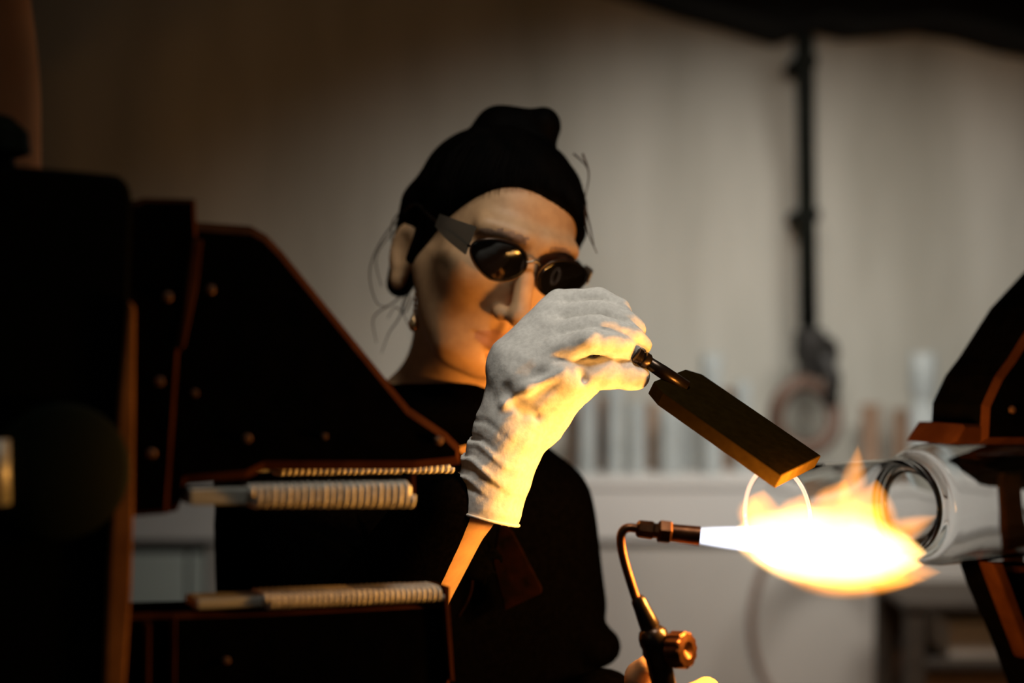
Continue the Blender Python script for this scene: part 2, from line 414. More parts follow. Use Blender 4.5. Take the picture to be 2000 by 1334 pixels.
def carton(lo, hi, m, label):
    t = thing('box', label, 'box', (lo[0], lo[1], lo[2]), 'boxes in the wooden rack')
    boxobj('body', lo, (hi[0], hi[1], hi[2]-.012), m, t, .002)
    boxobj('lid', (lo[0]-.002, lo[1]-.002, hi[2]-.012), (hi[0]+.002, hi[1]+.002, hi[2]), m, t, .002)
carton((xl+.08, ry0+.03, zs1), (xl+.20, ry0+.17, ztop-.025), M['pale_board'], 'pale box on the upper board of the wooden rack')
carton((xl+.04, ry0+.03, .214), (xl+.23, ry0+.18, zs1-.03), M['card'], 'brown box on the lower board of the wooden rack')

# ------------------------------------------------------------------ glass lathe, left head
TH = math.radians(30)
DV = Vector((math.cos(TH), math.sin(TH), 0))       # along the lathe axis
WV = Vector((math.sin(TH), -math.cos(TH), 0))      # across it, towards the camera
Q0 = Vector((-.0536, 1.145, ZC-.162))
def axt(px):
    a = (px-1000)/FPX
    return (a*Q0.y-Q0.x)/(DV.x-a*DV.y)
def PJ(px, py, wo=0.0):
    """point in the vertical plane through the axis, shifted wo across it towards the camera"""
    a = (px-1000)/FPX; o = Q0+WV*wo
    t = (a*o.y-o.x)/(DV.x-a*DV.y); D = o.y+DV.y*t
    return P(px, py, D)
hs = thing('lathe_headstock', 'black glass lathe headstock at left with roped chuck jaws', 'lathe', (-.35, 1.0, 0))
pl = [(-420, 300), (-420, 1334), (238, 1334), (252, 700), (262, 400), (255, 362), (236, 341), (-60, 314)]
poly = [PJ(a, b, .06) for a, b in pl]
for i in (1, 2): poly[i].z = 0.0
prism('housing', poly, -WV*.30, M['headstock'], hs, bevel=.004)
# round disc added in place of a dim reflection, and a pale lever
revobj('reflection_disc', PJ(118, 920, .061), WV, [(0, .045), (.004, .045), (.006, .04), (.006, .001)], M['green_knob'], hs, 28)
tubeobj('lever', [PJ(-10, 860, .075), PJ(-8, 985, .075)], .009, M['steel'], hs, 14)
# dark green knob on top of housing
revobj('top_knob', PJ(-12, 320, .0), (0, 0, 1), [(-.01, .014), (.004, .014), (.008, .024), (.022, .0225), (.032, .012), (.035, .001)], M['green_knob'], hs, 24)
# face plate edge
fp = [(252, 585), (266, 600), (262, 1010), (258, 1150), (240, 1420), (200, 1420), (214, 1100), (232, 800)]
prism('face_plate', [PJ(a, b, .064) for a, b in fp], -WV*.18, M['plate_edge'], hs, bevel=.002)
def jaw(name, pl, wo, th, ch, parent, bolts=()):
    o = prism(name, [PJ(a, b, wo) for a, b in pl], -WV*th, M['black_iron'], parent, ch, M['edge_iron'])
    for a, b, r in bolts:
        revobj('bolt', PJ(a, b, wo), WV, [(-.002, r*.6), (.0, r), (.003, r), (.0042, r*.6), (.0042, r*.1)], M['bolt'], o, 6, smooth=False)
    return o
cr = jaw('jaw_carrier', [(258, 398), (283, 385), (384, 388), (388, 470), (352, 690), (330, 1004), (258, 1010)], .056, .07, .003, hs, [(326, 580, .0035), (310, 745, .0033), (294, 886, .0035)])
# reddish strip standing in for flame light on the step between carrier and jaw
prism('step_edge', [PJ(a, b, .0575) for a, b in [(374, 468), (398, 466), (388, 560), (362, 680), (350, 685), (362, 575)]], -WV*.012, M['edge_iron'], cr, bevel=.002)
ju = jaw('jaw', [(330, 436), (388, 432), (496, 440), (528, 458), (560, 492), (806, 796), (880, 846), (906, 872), (906, 908), (812, 918), (520, 920), (486, 938), (372, 948), (352, 1000), (330, 1004)], .048, .045, .007, hs,
         [(410, 566, .0035), (481, 856, .0035), (378, 768, .003), (632, 852, .0025), (855, 860, .004)])
def grip(px0, pxr, px1, y0, y1, y2, y3, wo, parent, turns, name='grip_bar', depth=.022):
    """steel bar with the outer length wound in rope; y at left top/bottom, right top/bottom"""
    def pt(px, f):
        u = (px-px0)/(px1-px0); return PJ(px, (y0+(y2-y0)*u)*(1-f)+(y1+(y3-y1)*u)*f, wo)
    a0, a1 = pt(px0, .5), pt(px1, .5)
    ha = (pt(px0, 0)-pt(px0, 1)).length*.42; hb = (pt(px1, 0)-pt(px1, 1)).length*.42
    bm = bmesh.new(); ax = (a1-a0)
    vs = []
    for s, h in ((0, ha), (1, hb)):
        c = a0+ax*s
        vs.append([bm.verts.new(c+Vector((0, 0, z*h))-WV*(wq)) for z, wq in ((1, .002), (1, depth), (-1, depth), (-1, .002))])
    for i in range(4): bm.faces.new((vs[0][i], vs[0][(i+1) % 4], vs[1][(i+1) % 4], vs[1][i]))
    bm.faces.new(vs[0][::-1]); bm.faces.new(vs[1])
    b = bmobj(name, bm, M['steel'], parent, bevel=.0015)
    # rope: helix round the bar
    c0, c1 = pt(pxr, .5), pt(px1, .5); pts = []
    n = turns*24
    for i in range(n+1):
        t = i/n; ang = 2*PI*turns*t; c = c0+(c1-c0)*t - WV*(depth/2+.001)
        h = ha+(hb-ha)*t+.001; d = depth/2+.0012
        ca, sa = math.cos(ang), math.sin(ang); e = .42
        qz = math.copysign(abs(sa)**e, sa)*h; qw = math.copysign(abs(ca)**e, ca)*d
        pts.append(c+Vector((0, 0, qz))+WV*qw)
    L = (c1-c0).length/turns
    tubeobj('rope_wrap', pts, L*.40, M['rope'], parent, 6)
    return b
grip(372, 492, 807, 952, 990, 944, 990, .052, ju, 23)
boxv = prism('end_plate', [PJ(a, b, .046) for a, b in [(806, 926), (811, 926), (811, 992), (806, 992)]], -WV*.02, M['edge_iron'], ju)
jb = jaw('jaw', [(420, 880), (540, 700), (640, 700), (868, 908), (868, 914), (420, 914)], -.03, .03, .004, hs)
grip(470, 540, 884, 910, 926, 906, 920, -.03, jb, 30, depth=.012)
jl = jaw('jaw', [(246, 1200), (384, 1196), (520, 1192), (872, 1176), (880, 1190), (884, 1420), (246, 1420)], .03, .05, .004, hs, [(440, 1290, .003)])
grip(386, 520, 868, 1170, 1194, 1150, 1172, .034, jl, 32, depth=.03)
prism('end_plate', [PJ(a, b, .036) for a, b in [(868, 1146), (878, 1146), (878, 1178), (888, 1330), (881, 1330), (870, 1180)]], -WV*.03, M['edge_iron'], jl)
for a, b, c2 in ((284, 296, 1215), (338, 346, 1205)):
    prism('guide_rod', [PJ(x_, y_, .04) for x_, y_ in [(a, c2), (b, c2), (b-2, 1430), (a-2, 1430)]], -WV*.01, M['edge_iron'], hs, bevel=.002)
boxobj('base_foot', (-.62, .86, 0), (-.10, 1.24, .10), M['headstock'], hs, .01)
o = prism('jaw_slide', [PJ(a, b, .028) for a, b in [(230, 1400), (890, 1400), (890, 1700), (230, 1700)]], -WV*.06, M['black_iron'], hs, bevel=.003)

# tan duct behind the headstock, top left
dt = thing('exhaust_duct', 'tan curved duct at the top left edge above the headstock', 'duct', (-.62, 1.6, 0))
c0 = [P(-64, 1334, 1.62), P(-62, 700, 1.62), P(-60, 300, 1.62), P(-66, 120, 1.62), P(-95, -60, 1.62), P(-160, -260, 1.62)]
c0 = [Vector((c0[0].x, 1.62, 0))]+c0
tubeobj('duct_pipe', spline(c0, 6), .078, M['duct'], dt, 36)
for yy in (560, -40):
    q = P(-64 if yy > 0 else -90, yy, 1.62); revobj('duct_band', q, (0, 0, 1), [(-.012, .078), (-.012, .081), (.012, .081), (.012, .078)], M['edge_iron'], dt, 36, True)
revobj('floor_flange', (c0[0].x, 1.62, 0), (0, 0, 1), [(0, .11), (.012, .11), (.014, .079), (.05, .079)], M['duct'], dt, 36)

# ------------------------------------------------------------------ lathe tailstock on the right
ts = thing('lathe_tailstock', 'dark lathe tailstock at the right edge gripping the wide end of the glass', 'lathe', Q0+DV*1.0-Vector((0, 0, Q0.z)))
jt = jaw('jaw', [(1922, 866), (1926, 792), (1952, 735), (1978, 700), (2040, 600), (2130, 500), (2300, 500), (2300, 866)], .035, .07, .006, ts, [(1975, 800, .004)])
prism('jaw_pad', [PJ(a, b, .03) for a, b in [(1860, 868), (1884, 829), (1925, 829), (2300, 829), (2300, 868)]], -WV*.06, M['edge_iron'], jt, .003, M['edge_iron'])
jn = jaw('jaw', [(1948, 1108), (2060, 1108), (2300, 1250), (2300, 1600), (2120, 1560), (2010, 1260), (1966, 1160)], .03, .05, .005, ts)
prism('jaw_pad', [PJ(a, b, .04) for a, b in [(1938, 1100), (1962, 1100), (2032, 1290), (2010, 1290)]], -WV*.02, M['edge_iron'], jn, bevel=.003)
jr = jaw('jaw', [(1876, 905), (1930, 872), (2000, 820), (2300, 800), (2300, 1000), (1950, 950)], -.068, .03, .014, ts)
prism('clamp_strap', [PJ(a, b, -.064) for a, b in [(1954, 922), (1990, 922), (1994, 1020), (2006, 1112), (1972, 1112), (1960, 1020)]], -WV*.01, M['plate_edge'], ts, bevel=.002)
revobj('chuck_plate', Q0+DV*(.93), DV, [(0, .02), (0, .2), (.03, .2), (.03, .02)], M['black_iron'], ts, 48)
bm = bmesh.new()
R_ = Matrix(((DV.x, -WV.x, 0, 0), (DV.y, -WV.y, 0, 0), (0, 0, 1, 0), (0, 0, 0, 1)))
add_box(bm, (.96, -.16, 0), (1.35, .16, Q0.z+.2), Matrix.Translation((Q0.x, Q0.y, 0)) @ R_)
bmobj('housing', bm, M['headstock'], ts, bevel=.01)

# ------------------------------------------------------------------ glass work piece
T0 = axt(1517)
gl = thing('glass_vessel', 'clear glass tube with a narrower open mouth above the flame', 'glass tube', Q0+DV*T0)
wl = .0024
outer = [(0, .0455), (.0008, .0468), (.003, .047), (.06, .047), (.13, .047), (.16, .047), (.168, .0482), (.175, .0515), (.181, .056), (.190, .0595), (.203, .061), (.22, .0612), (.35, .0612), (.60, .0612)]
inner = [(.60, .0587), (.35, .0587), (.22, .0587), (.205, .0585), (.194, .0570), (.186, .0538), (.181, .0500), (.1780, .0465), (.1765, .042), (.1760, .037), (.1745, .0345), (.1730, .0338), (.1715, .0345), (.1700, .037), (.1695, .041), (.1670, .0437), (.16, .0446), (.13, .0446), (.06, .0446), (.003, .0446), (.0008, .0449)]
o = revobj('tube_wall', Q0+DV*T0, DV, outer+inner, M['glass'], gl, 96, True)
o.modifiers.clear()
# hot rim of the mouth, softened and faintly glowing in the flame
hot = mat('hot_glass_rim', (.98, .95, .92), .05, trans=1.0)
hot.node_tree.nodes['Principled BSDF'].inputs['Emission Color'].default_value = (1, .62, .42, 1)
hot.node_tree.nodes['Principled BSDF'].inputs['Emission Strength'].default_value = .7
pts = []
u = DV.orthogonal().normalized(); v = DV.cross(u)
bm = bmesh.new()
add_revolve(bm, Q0+DV*T0, DV, [(.0018*math.cos(a), .0458+.0020*math.sin(a)) for a in np.linspace(0, 2*PI, 13)[:-1]], 96, True)
bmobj('hot_rim', bm, hot, gl, True)
# ------------------------------------------------------------------ graphite paddle in the glove
pd = thing('graphite_paddle', 'dark graphite paddle with a thin steel handle held over the flame', 'paddle', P(1320, 742, 1.25))
A = P(1275, 752, 1.232); Bp = P(1527, 929, 1.172); 
Lv = Bp-A
Cw = P(1385, 738, 1.292)-A
Lh = Lv.normalized(); Cw = Cw-Lh*Cw.dot(Lh); Wd = Cw.normalized()
Wd_len = (P(1645, 902, 1.226)-Bp).dot(Wd)
Nn = Lh.cross(Wd); Nn = Nn if Nn.z > 0 else -Nn
TT = .0135
bm = bmesh.new()
Ll = Lv.length; cc = .010
# slab outline seen from above, corners at the handle end cut off
out2 = [(.012, 0), (Ll, 0), (Ll, Wd_len), (.006, Wd_len), (-.006, Wd_len-.012), (-.004, .008)]
top = [bm.verts.new(A+Lh*a+Wd*b) for a, b in out2]; bot = [bm.verts.new(A+Lh*a+Wd*b-Nn*TT) for a, b in out2]
bm.faces.new(top); bm.faces.new(bot[::-1])
for i in range(len(top)): bm.faces.new((top[i], bot[i], bot[(i+1) % 6], top[(i+1) % 6]))
bmobj('blade', bm, M['graphite'], pd, bevel=.0012, seg=2)
hc = A+Wd*(Wd_len*.38)-Nn*TT*.5
h1 = P(1318, 742, (hc+Lh*.01).y); h0 = P(1260, 704, h1.y-.006)
hd = (h0-h1).normalized()
tubeobj('shank', [h1-hd*.012, h1+hd*.012, h0], [.0062, .0062, .0054], M['dark_steel'], pd, 18)
revobj('ferrule', h0-hd*.004, hd, [(0, .006), (.002, .0074), (.006, .0074), (.007, .0062), (.009, .0062), (.010, .0072), (.0135, .0072), (.015, .0045)], M['dark_steel'], pd, 20)
tubeobj('handle', [h0+hd*.008, P(1232, 699, 1.266), P(1185, 692, 1.272), P(1120, 690, 1.275)], .0036, M['dark_steel'], pd, 14)

# ------------------------------------------------------------------ torch
tc = thing('hand_torch', 'brass and copper hand torch with a bent neck feeding the flame', 'torch', P(1300, 1334, 1.21))
TD = 1.15
def T_(px, py, d=0.0): return P(px, py, TD+d)
n0, n1 = T_(1245, 1033), T_(1366, 1047)
na = (n1-n0).normalized(); Ln = (n1-n0).length
revobj('nozzle', n0+na*(Ln*.52), na, [(0, .0072), (Ln*.44, .0078), (Ln*.48, .0080), (Ln*.48, .0058), (Ln*.3, .0056), (Ln*.3, .0003)], M['brass'], tc, 28)
revobj('hex_nut', n0+na*(Ln*.33), na, [(0, .0085), (.0015, .0098), (.0095, .0098), (.011, .0085)], M['brass'], tc, 6, smooth=False)
revobj('coupling', n0-na*.001, na, [(0, .0052), (.002, .0072), (.013, .0076), (.0145, .0062), (.018, .0062)], M['brass'], tc, 8, smooth=False)
tubeobj('bent_neck', spline([n0+na*.004, T_(1228, 1031), T_(1215, 1040), T_(1213, 1062), T_(1222, 1105), T_(1246, 1180), T_(1262, 1222)], 8), .0037, M['brass'], tc, 16)
revobj('sleeve_collar', T_(1244, 1166), T_(1276, 1238)-T_(1244, 1166), [(0, .0045), (.003, .0062), (.010, .0066), (.016, .0074), (.026, .0084), (.030, .0060)], M['dark_steel'], tc, 22)
hx = (T_(1312, 1420)-T_(1272, 1232)).normalized()
revobj('valve_body', T_(1272, 1222), hx, [(0, .006), (.004, .011), (.009, .0125), (.014, .0125), (.018, .0112), (.022, .0120), (.026, .0105), (.05, .0098), (.056, .0085)], M['dark_steel'], tc, 28)
revobj('handle', T_(1272, 1222)+hx*.05, hx, [(0, .0085), (.004, .0100), (.012, .0100), (.016, .0090), (.16, .0105), (.17, .008)], M['dark_steel'], tc, 28)
# ribbed valve knob on the side
ka = Vector((.74, -.62, .10)).normalized(); kc = T_(1298, 1268)
bm = bmesh.new(); u = ka.orthogonal().normalized(); v = ka.cross(u)
rings = []
for t, r, f in ((0, .006, 0), (.006, .006, 0), (.007, .0138, 1), (.009, .0150, 1), (.021, .0150, 1), (.0225, .0135, 1), (.0228, .007, 0), (.0195, .0005, 0)):
    ring = []
    for k in range(48):
        rr = r*(1-.06*f*(k % 4 in (0, 1))); ring.append(bm.verts.new(kc+ka*t+(u*math.cos(2*PI*k/48)+v*math.sin(2*PI*k/48))*rr))
    rings.append(ring)
for a, b in zip(rings, rings[1:]):
    for k in range(48): bm.faces.new((a[k], a[(k+1) % 48], b[(k+1) % 48], b[k]))
bm.faces.new(rings[0][::-1]); bm.faces.new(rings[-1])
bmobj('valve_knob', bm, M['brass'], tc)
revobj('screw', T_(1313, 1280, -.012), (.2, -1, .1), [(-.006, .0035), (.003, .0035), (.0045, .002), (.0045, .0003)], M['brass'], tc, 14)
tubeobj('gas_hose', spline([T_(1272, 1222)+hx*.21, T_(1400, 1760, -.02), Vector((.24, 1.0, .45)), Vector((.27, .90, .03)), Vector((.22, .6, .012))], 8), .007, M['dark_hose'], tc, 12)

# ------------------------------------------------------------------ flame
def flame_mat(name, col, strength, power=1.5, nscale=3.0, namp=.25, stretch=(1, 1, 1), edge=1.0, seed=0.0):
    """glow of burning gas: emission falls from the axis of the tongue to its skin, torn by noise"""
    m = bpy.data.materials.new(name); m.use_nodes = True; nt = m.node_tree; N = nt.nodes; L = nt.links
    N.remove(N['Principled BSDF']); out = N['Material Output']
    tc = N.new('ShaderNodeTexCoord')
    mp = N.new('ShaderNodeMapping'); mp.inputs['Scale'].default_value = stretch; mp.inputs['Location'].default_value = (seed, seed*.7, 0)
    L.new(tc.outputs['Object'], mp.inputs['Vector'])
    nz = N.new('ShaderNodeTexNoise'); nz.inputs['Scale'].default_value = nscale; nz.inputs['Detail'].default_value = 3
    L.new(mp.outputs[0], nz.inputs['Vector'])
    def math_(op, a, b=None):
        n = N.new('ShaderNodeMath'); n.operation = op
        for i, q in enumerate((a, b)):
            if q is None: continue
            if isinstance(q, (int, float)): n.inputs[i].default_value = q
            else: L.new(q, n.inputs[i])
        return n.outputs[0]
    sp = N.new('ShaderNodeSeparateXYZ'); L.new(tc.outputs['Object'], sp.inputs[0])
    x, y, z = sp.outputs
    # profile R(x) of the tongue: blunt at x=-1, pointed at x=+1  (same formula as the mesh)
    xx = math_('MAXIMUM', math_('MINIMUM', x, 1.0), -1.0)
    h = math_('MULTIPLY', math_('SUBTRACT', 1.0, xx), .5)                       # 1 .. 0
    Rr = math_('MULTIPLY', math_('POWER', h, edge), math_('POWER', math_('ADD', math_('SUBTRACT', 1.0, h), 1e-4), .62))
    Rr = math_('MAXIMUM', Rr, .01)
    rho = math_('SQRT', math_('ADD', math_('MULTIPLY', y, y), math_('MULTIPLY', z, z)))
    q = math_('DIVIDE', rho, Rr)
    q = math_('MULTIPLY', q, FN(edge))
    nn = math_('MULTIPLY', math_('SUBTRACT', nz.outputs['Fac'], .42), namp*2)
    d = math_('SUBTRACT', math_('SUBTRACT', 1.0, math_('MULTIPLY', q, q)), nn)
    d = math_('MINIMUM', math_('MAXIMUM', d, 0.0), 1.0)
    d = math_('MULTIPLY', math_('POWER', d, power), strength)
    em = N.new('ShaderNodeEmission'); em.inputs['Color'].default_value = (*col, 1); L.new(d, em.inputs['Strength'])
    L.new(em.outputs[0], out.inputs['Volume'])
    m.cycles.volume_step_rate = 1.8
    return m
def FN(edge):
    hs_ = np.linspace(0, 1, 400); return float((hs_**edge*(1-hs_+1e-4)**.62).max())
fl = thing('torch_flame', 'white and orange gas flame blown from the torch nozzle against the glass mouth', 'flame', P(1580, 1060, 1.16))
def tongue(name, a, b, rad, m, edge, n=20, flat=1.0):
    """spindle from a (blunt) to b (pointed) whose object space is the flame's own -1..1 space"""
    a, b = Vector(a), Vector(b); bm = bmesh.new(); rings = []
    K = 22; fn = FN(edge)
    for i in range(K+1):
        xv = -1+2*i/K; h = (1-xv)/2; R = max(h**edge*(1-h+1e-4)**.62/fn, .01)
        rings.append([bm.verts.new((xv, R*math.cos(2*PI*k/n), R*math.sin(2*PI*k/n))) for k in range(n)])
    for p, q in zip(rings, rings[1:]):
        for k in range(n): bm.faces.new((p[k], p[(k+1) % n], q[(k+1) % n], q[k]))
    bm.faces.new(rings[0][::-1]); bm.faces.new(rings[-1])
    o = bmobj(name, bm, m, None, True)
    d = b-a; X = d.normalized(); Yv = Vector((0, 1, 0)); Yv = (Yv-X*Yv.dot(X)).normalized(); Zv = X.cross(Yv)
    Lh_ = d.length/2; c = (a+b)/2
    mw = Matrix(((X.x*Lh_, Yv.x*rad*flat, Zv.x*rad, c.x), (X.y*Lh_, Yv.y*rad*flat, Zv.y*rad, c.y), (X.z*Lh_, Yv.z*rad*flat, Zv.z*rad, c.z), (0, 0, 0, 1)))
    o.parent = fl; o.matrix_parent_inverse = fl.matrix_world.inverted(); o.matrix_basis = mw
    return o
OR = (1.0, .33, .028); WH = (1.0, .56, .17); BL = (.80, .84, 1.0)
FY = 1.16
def FP(px, py, d=0.0): return P(px, py, FY+d)
tongue('jet', FP(1660, 1066, -.004), FP(1270, 1040, -.011), .0115, flame_mat('jet_glow', BL, 300, .8, 2, .02, (1, 1, 1), .95), .95)
tongue('body', FP(1425, 1048), FP(1812, 1080), .0355, flame_mat('body_glow', WH, 240, 1.6, 2.6, .36, (1, 1, 1), .75, 1.3), .75)
tongue('body', FP(1462, 1078), FP(1806, 1104), .0275, flame_mat('belly_glow', WH, 190, 1.4, 3.0, .36, (1, 1, 1), .8, 5.1), .8)
ot = flame_mat('tongue_glow', OR, 75, 1.3, 1.8, .3, (.7, 1, 1), .9, 2.2)
ot2 = flame_mat('tongue_glow_soft', OR, 68, 1.2, 2.0, .35, (.6, 1, 1), .9, 7.7)
tongue('flame_tongue', FP(1655, 1060, .01), FP(1676, 868, .01), .015, ot2, .9)
tongue('flame_tongue', FP(1620, 1118), FP(1812, 1134), .012, ot2, .9)
tongue('flame_tongue', FP(1560, 1118), FP(1712, 1154), .013, ot, .9)
tongue('flame_tongue', FP(1462, 1040), FP(1474, 965), .012, ot2, .9)
tongue('flame_tongue', FP(1690, 1085, .012), FP(1712, 935, .012), .026, ot2, .9)
tongue('flame_tongue', FP(1640, 1070, .012), FP(1725, 985, .012), .028, ot2, .9)
tongue('flame_tongue', FP(1610, 1050, .01), FP(1652, 935, .01), .024, ot2, .9)
tongue('flame_tongue', FP(1478, 1040, .01), FP(1492, 955, .01), .022, ot, .9)
tongue('flame_tongue', FP(1545, 1045, .01), FP(1572, 962, .01), .020, ot2, .9)
tongue('flame_tongue', FP(1660, 1085), FP(1832, 1006), .0155, ot, .9)
tongue('flame_tongue', FP(1560, 1110), FP(1840, 1118), .022, ot2, .9)
tongue('flame_tongue', FP(1500, 1092), FP(1790, 1142), .025, ot, .8)
for i, ((a, b), D, pw, r) in enumerate(FLAME_L):
    d = bpy.data.lights.new('flame_light', 'POINT'); d.energy = pw; d.color = FLAME_COL; d.shadow_soft_size = r
    o = bpy.data.objects.new('flame_light', d); COL.objects.link(o); o.location = P(a, b, D)

# ------------------------------------------------------------------ the glass blower
HC = P(966, 464, 1.47); HS = 1.06
HR = Rm(math.radians(15.5), math.radians(26), math.radians(15))
HRn = np.array(HR)
def H(x, y, z): return HC + HR @ Vector((x*HS, y*HS, z*HS))
pw_ = thing('person', 'woman in a black jacket, dark glasses and white glove working a flame', 'person', (-.08, 1.56, 0))
xs = axis_grid(-.36, .24, .008, [(-.13, .10, .0028), (.085, .215, .0032)])
ys = axis_grid(1.12, 1.72, .008, [(1.14, 1.30, .0032), (1.33, 1.60, .0028)])
zs = axis_grid(-.02, 1.57, .009, [(.90, 1.06, .0032), (1.22, 1.57, .0028)])
B = Field(xs, ys, zs)
def he(c, r, k=.012, cut=False, R=None):
    B.ell(H(*c), [q*HS for q in r], HRn if R is None else np.array(HR @ R), k, cut)
def hc(a, b, ra, rb, k=.008, cut=False): B.cone(H(*a), H(*b), ra*HS, rb*HS, k, cut)
he((0, .012, .028), (.0725, .092, .069), .01)
he((0, -.030, -.030), (.062, .060, .080), .03)
he((0, -.048, -.078), (.044, .040, .036), .03)
he((0, -.074, -.102), (.018, .014, .014), .03)
for s in (-1, 1):
    he((s*.043, -.060, -.026), (.022, .022, .020), .03)                 # cheek
    hc((s*.056, -.012, -.045), (s*.030, -.058, -.096), .016, .014, .03)   # jaw line
    hc((s*.012, -.088, .024), (s*.046, -.072, .022), .008, .007, .02)     # brow ridge
    he((s*.031, -.094, .001), (.018, .012, .011), .014, True)             # eye socket
    he((s*.031, -.076, .001), (.0125, .0125, .0115), .003)                # eyeball and lids
hc((0, -.086, .012), (0, -.113, -.040), .0075, .0100, .012)               # nose
he((0, -.114, -.042), (.0095, .0095, .009), .006)
for s in (-1, 1):
    he((s*.0115, -.100, -.046), (.0080, .0100, .0075), .006)
    he((s*.0062, -.107, -.0535), (.0036, .0050, .0035), .002, True)
hc((0, -.094, -.060), (0, -.090, -.056), .003, .003, .006)
for s in (-1, 1):
    hc((0, -.0935, -.0690), (s*.022, -.0830, -.0725), .0052, .0032, .005)
    hc((0, -.0925, -.0800), (s*.019, -.0830, -.0755), .0062, .0036, .005)
    hc((0, -.1010, -.0745), (s*.024, -.0870, -.0745), .0018, .0018, .002, True)
hc((0, -.086, -.0895), (0, -.086, -.0895), .004, .004, .012, True)
for s in (-1, 1):                                                          # ears
    Re = Matrix.Rotation(s*math.radians(-36), 3, 'Z') @ Matrix.Rotation(math.radians(-12), 3, 'X')
    he((s*.0755, .020, -.044), (.0075, .0155, .029), .006, False, Re)
    he((s*.0815, .015, -.040), (.0075, .0100, .017), .005, True, Re)
    he((s*.0735, .012, -.071), (.006, .0085, .009), .006, False, Re)
# neck and trunk
nb = P(892, 850, 1.53)
B.cone(H(0, .035, -.045), nb, .050, .058, .025)
B.cone(H(0, .0, -.085), P(915, 800, 1.49), .030, .030, .03)
shL, shR = Vector((-.250, 1.51, 1.155)), Vector((.015, 1.53, 1.115))
B.cone(P(880, 770, 1.54), shL+Vector((.02, .01, .01)), .040, .045, .04)
B.cone(P(900, 800, 1.55), shR+Vector((-.02, .01, .01)), .040, .045, .04)
chest = Vector((-.10, 1.55, 1.05)); pelv = Vector((-.085, 1.57, .80))
B.ell(chest, (.15, .095, .15), None, .05)
B.cone(chest, pelv, .105, .115, .06)
elL, wrL = P(721, 1290, 1.325), P(905, 992, 1.272)
elR, wrR = Vector((.045, 1.53, .872)), P(1248, 1440, 1.325)
B.chain([shL, elL], [.047, .040], .03); B.chain([elL, P(914, 985, 1.270), P(966, 930, 1.267), P(1000, 850, 1.269)], [.041, .026, .021, .022], .012)
B.chain([shR, elR], [.047, .040], .03); B.chain([elR, wrR], [.040, .027], .02)
for s, kx in ((-1, -.165), (1, .0)):
    hip = Vector((-.085+s*.075, 1.57, .78)); kn = Vector((kx, 1.55, .44)); an = Vector((kx-.005, 1.58, .08))
    B.chain([hip, kn, an], [.085, .056, .036], .03); B.cone(an+Vector((0, 0, -.03)), an+Vector((0, -.13, -.045)), .034, .026, .03)
# the hand on the torch: palm, four fingers wrapped round the handle, thumb up its left side
def hp_(px, py, D): return P(px, py, D)
mc = [(1384, 1356, 1.245), (1392, 1402, 1.247), (1388, 1446, 1.249), (1376, 1492, 1.252)]
wr = hp_(1262, 1470, 1.31)
B.cone(wrR, wr, .026, .026, .02)
for (a, b, c_) in mc: B.cone(wr, hp_(a-6, b, c_+.004), .022, .0135, .014)
for i, (a, b, c_) in enumerate(mc):
    r = [.0112, .0116, .0110, .0098][i]; q = [0, 3, 2, -4][i]
    B.chain([hp_(a, b, c_), hp_(a-4+q, b-6, c_-.045), hp_(a-58, b+12, c_-.075), hp_(a-100, b+26, c_-.066)], [.0125, r, r*.93, r*.84], .004)
B.chain([hp_(1250, 1440, 1.29), hp_(1240, 1372, 1.235), hp_(1251, 1322, 1.205), hp_(1264, 1302, 1.196)], [.019, .0135, .0118, .0098], .008)
me, V, F = B.mesh('body')
Vl = (V-np.array(HC))@HRn/HS       # head-local coordinates
ctr = Vl[F].mean(1)
mi = np.zeros(len(F), np.int32)
lipm = (np.abs(ctr[:, 0]) < .0235-.55*np.abs(ctr[:, 2]+.0745)) & (np.abs(ctr[:, 2]+.0745) < .0095*(1-(ctr[:, 0]/.027)**2)+.0008) & (ctr[:, 1] < -.075)
mi[lipm] = 1
bz = .0235-.9*np.maximum(np.abs(ctr[:, 0])-.03, 0)**1.2
browm = (np.abs(ctr[:, 2]-bz) < .0035) & (np.abs(ctr[:, 0]) > .012) & (np.abs(ctr[:, 0]) < .052) & (ctr[:, 1] < -.045)
mi[browm] = 2
o = link('body', me, [M['skin'], M['lip'], M['brow']], pw_)
me.polygons.foreach_set('material_index', mi)

# hair: cap behind the hairline, nape, two-lobed bun, loose wisps
hx_ = axis_grid(HC.x-.15, HC.x+.16, .0032); hy_ = axis_grid(HC.y-.15, HC.y+.17, .0032); hz_ = axis_grid(HC.z-.16, HC.z+.19, .0032)
Hf = Field(hx_, hy_, hz_)
Hf.ell(H(0, .018, .030), [.0805*HS, .098*HS, .0745*HS], HRn, 0, clip=lambda X, Y, Z: -((Y/HS+.018)*.844+(Z/HS+.030)*.537+.0215+.004*np.sin(X/HS*60+.6)))
Hf.ell(H(0, .055, -.02), [.066*HS, .045*HS, .06*HS], HRn, .02)
for s in (-1, 1):
    Hf.cone(H(s*.072, -.012, .03), H(s*.0755, -.006, -.042), .013*HS, .006*HS, .01)
    Hf.cone(H(s*.062, .05, .0), H(s*.052, .058, -.085), .022*HS, .014*HS, .02)
    Hf.cone(H(s*.070, .016, .025), H(s*.074, .028, -.015), .013*HS, .009*HS, .012)
b1, b2 = P(975, 252, 1.49), P(1058, 248, 1.48)
Hf.cone(b1, b2, .023, .019, .012); Hf.ell(P(980, 252, 1.49), (.028, .030, .022), None, .010); Hf.ell(P(1062, 246, 1.48), (.0175, .022, .0195), None, .004)
Hf.cone(P(990, 290, 1.49), P(1045, 288, 1.48), .024, .019, .012)
me, V, F = Hf.mesh('hair'); hair = link('hair', me, M['hair'], pw_)
cmb = bmesh.new(); bunp = P(1012, 268, 1.488)
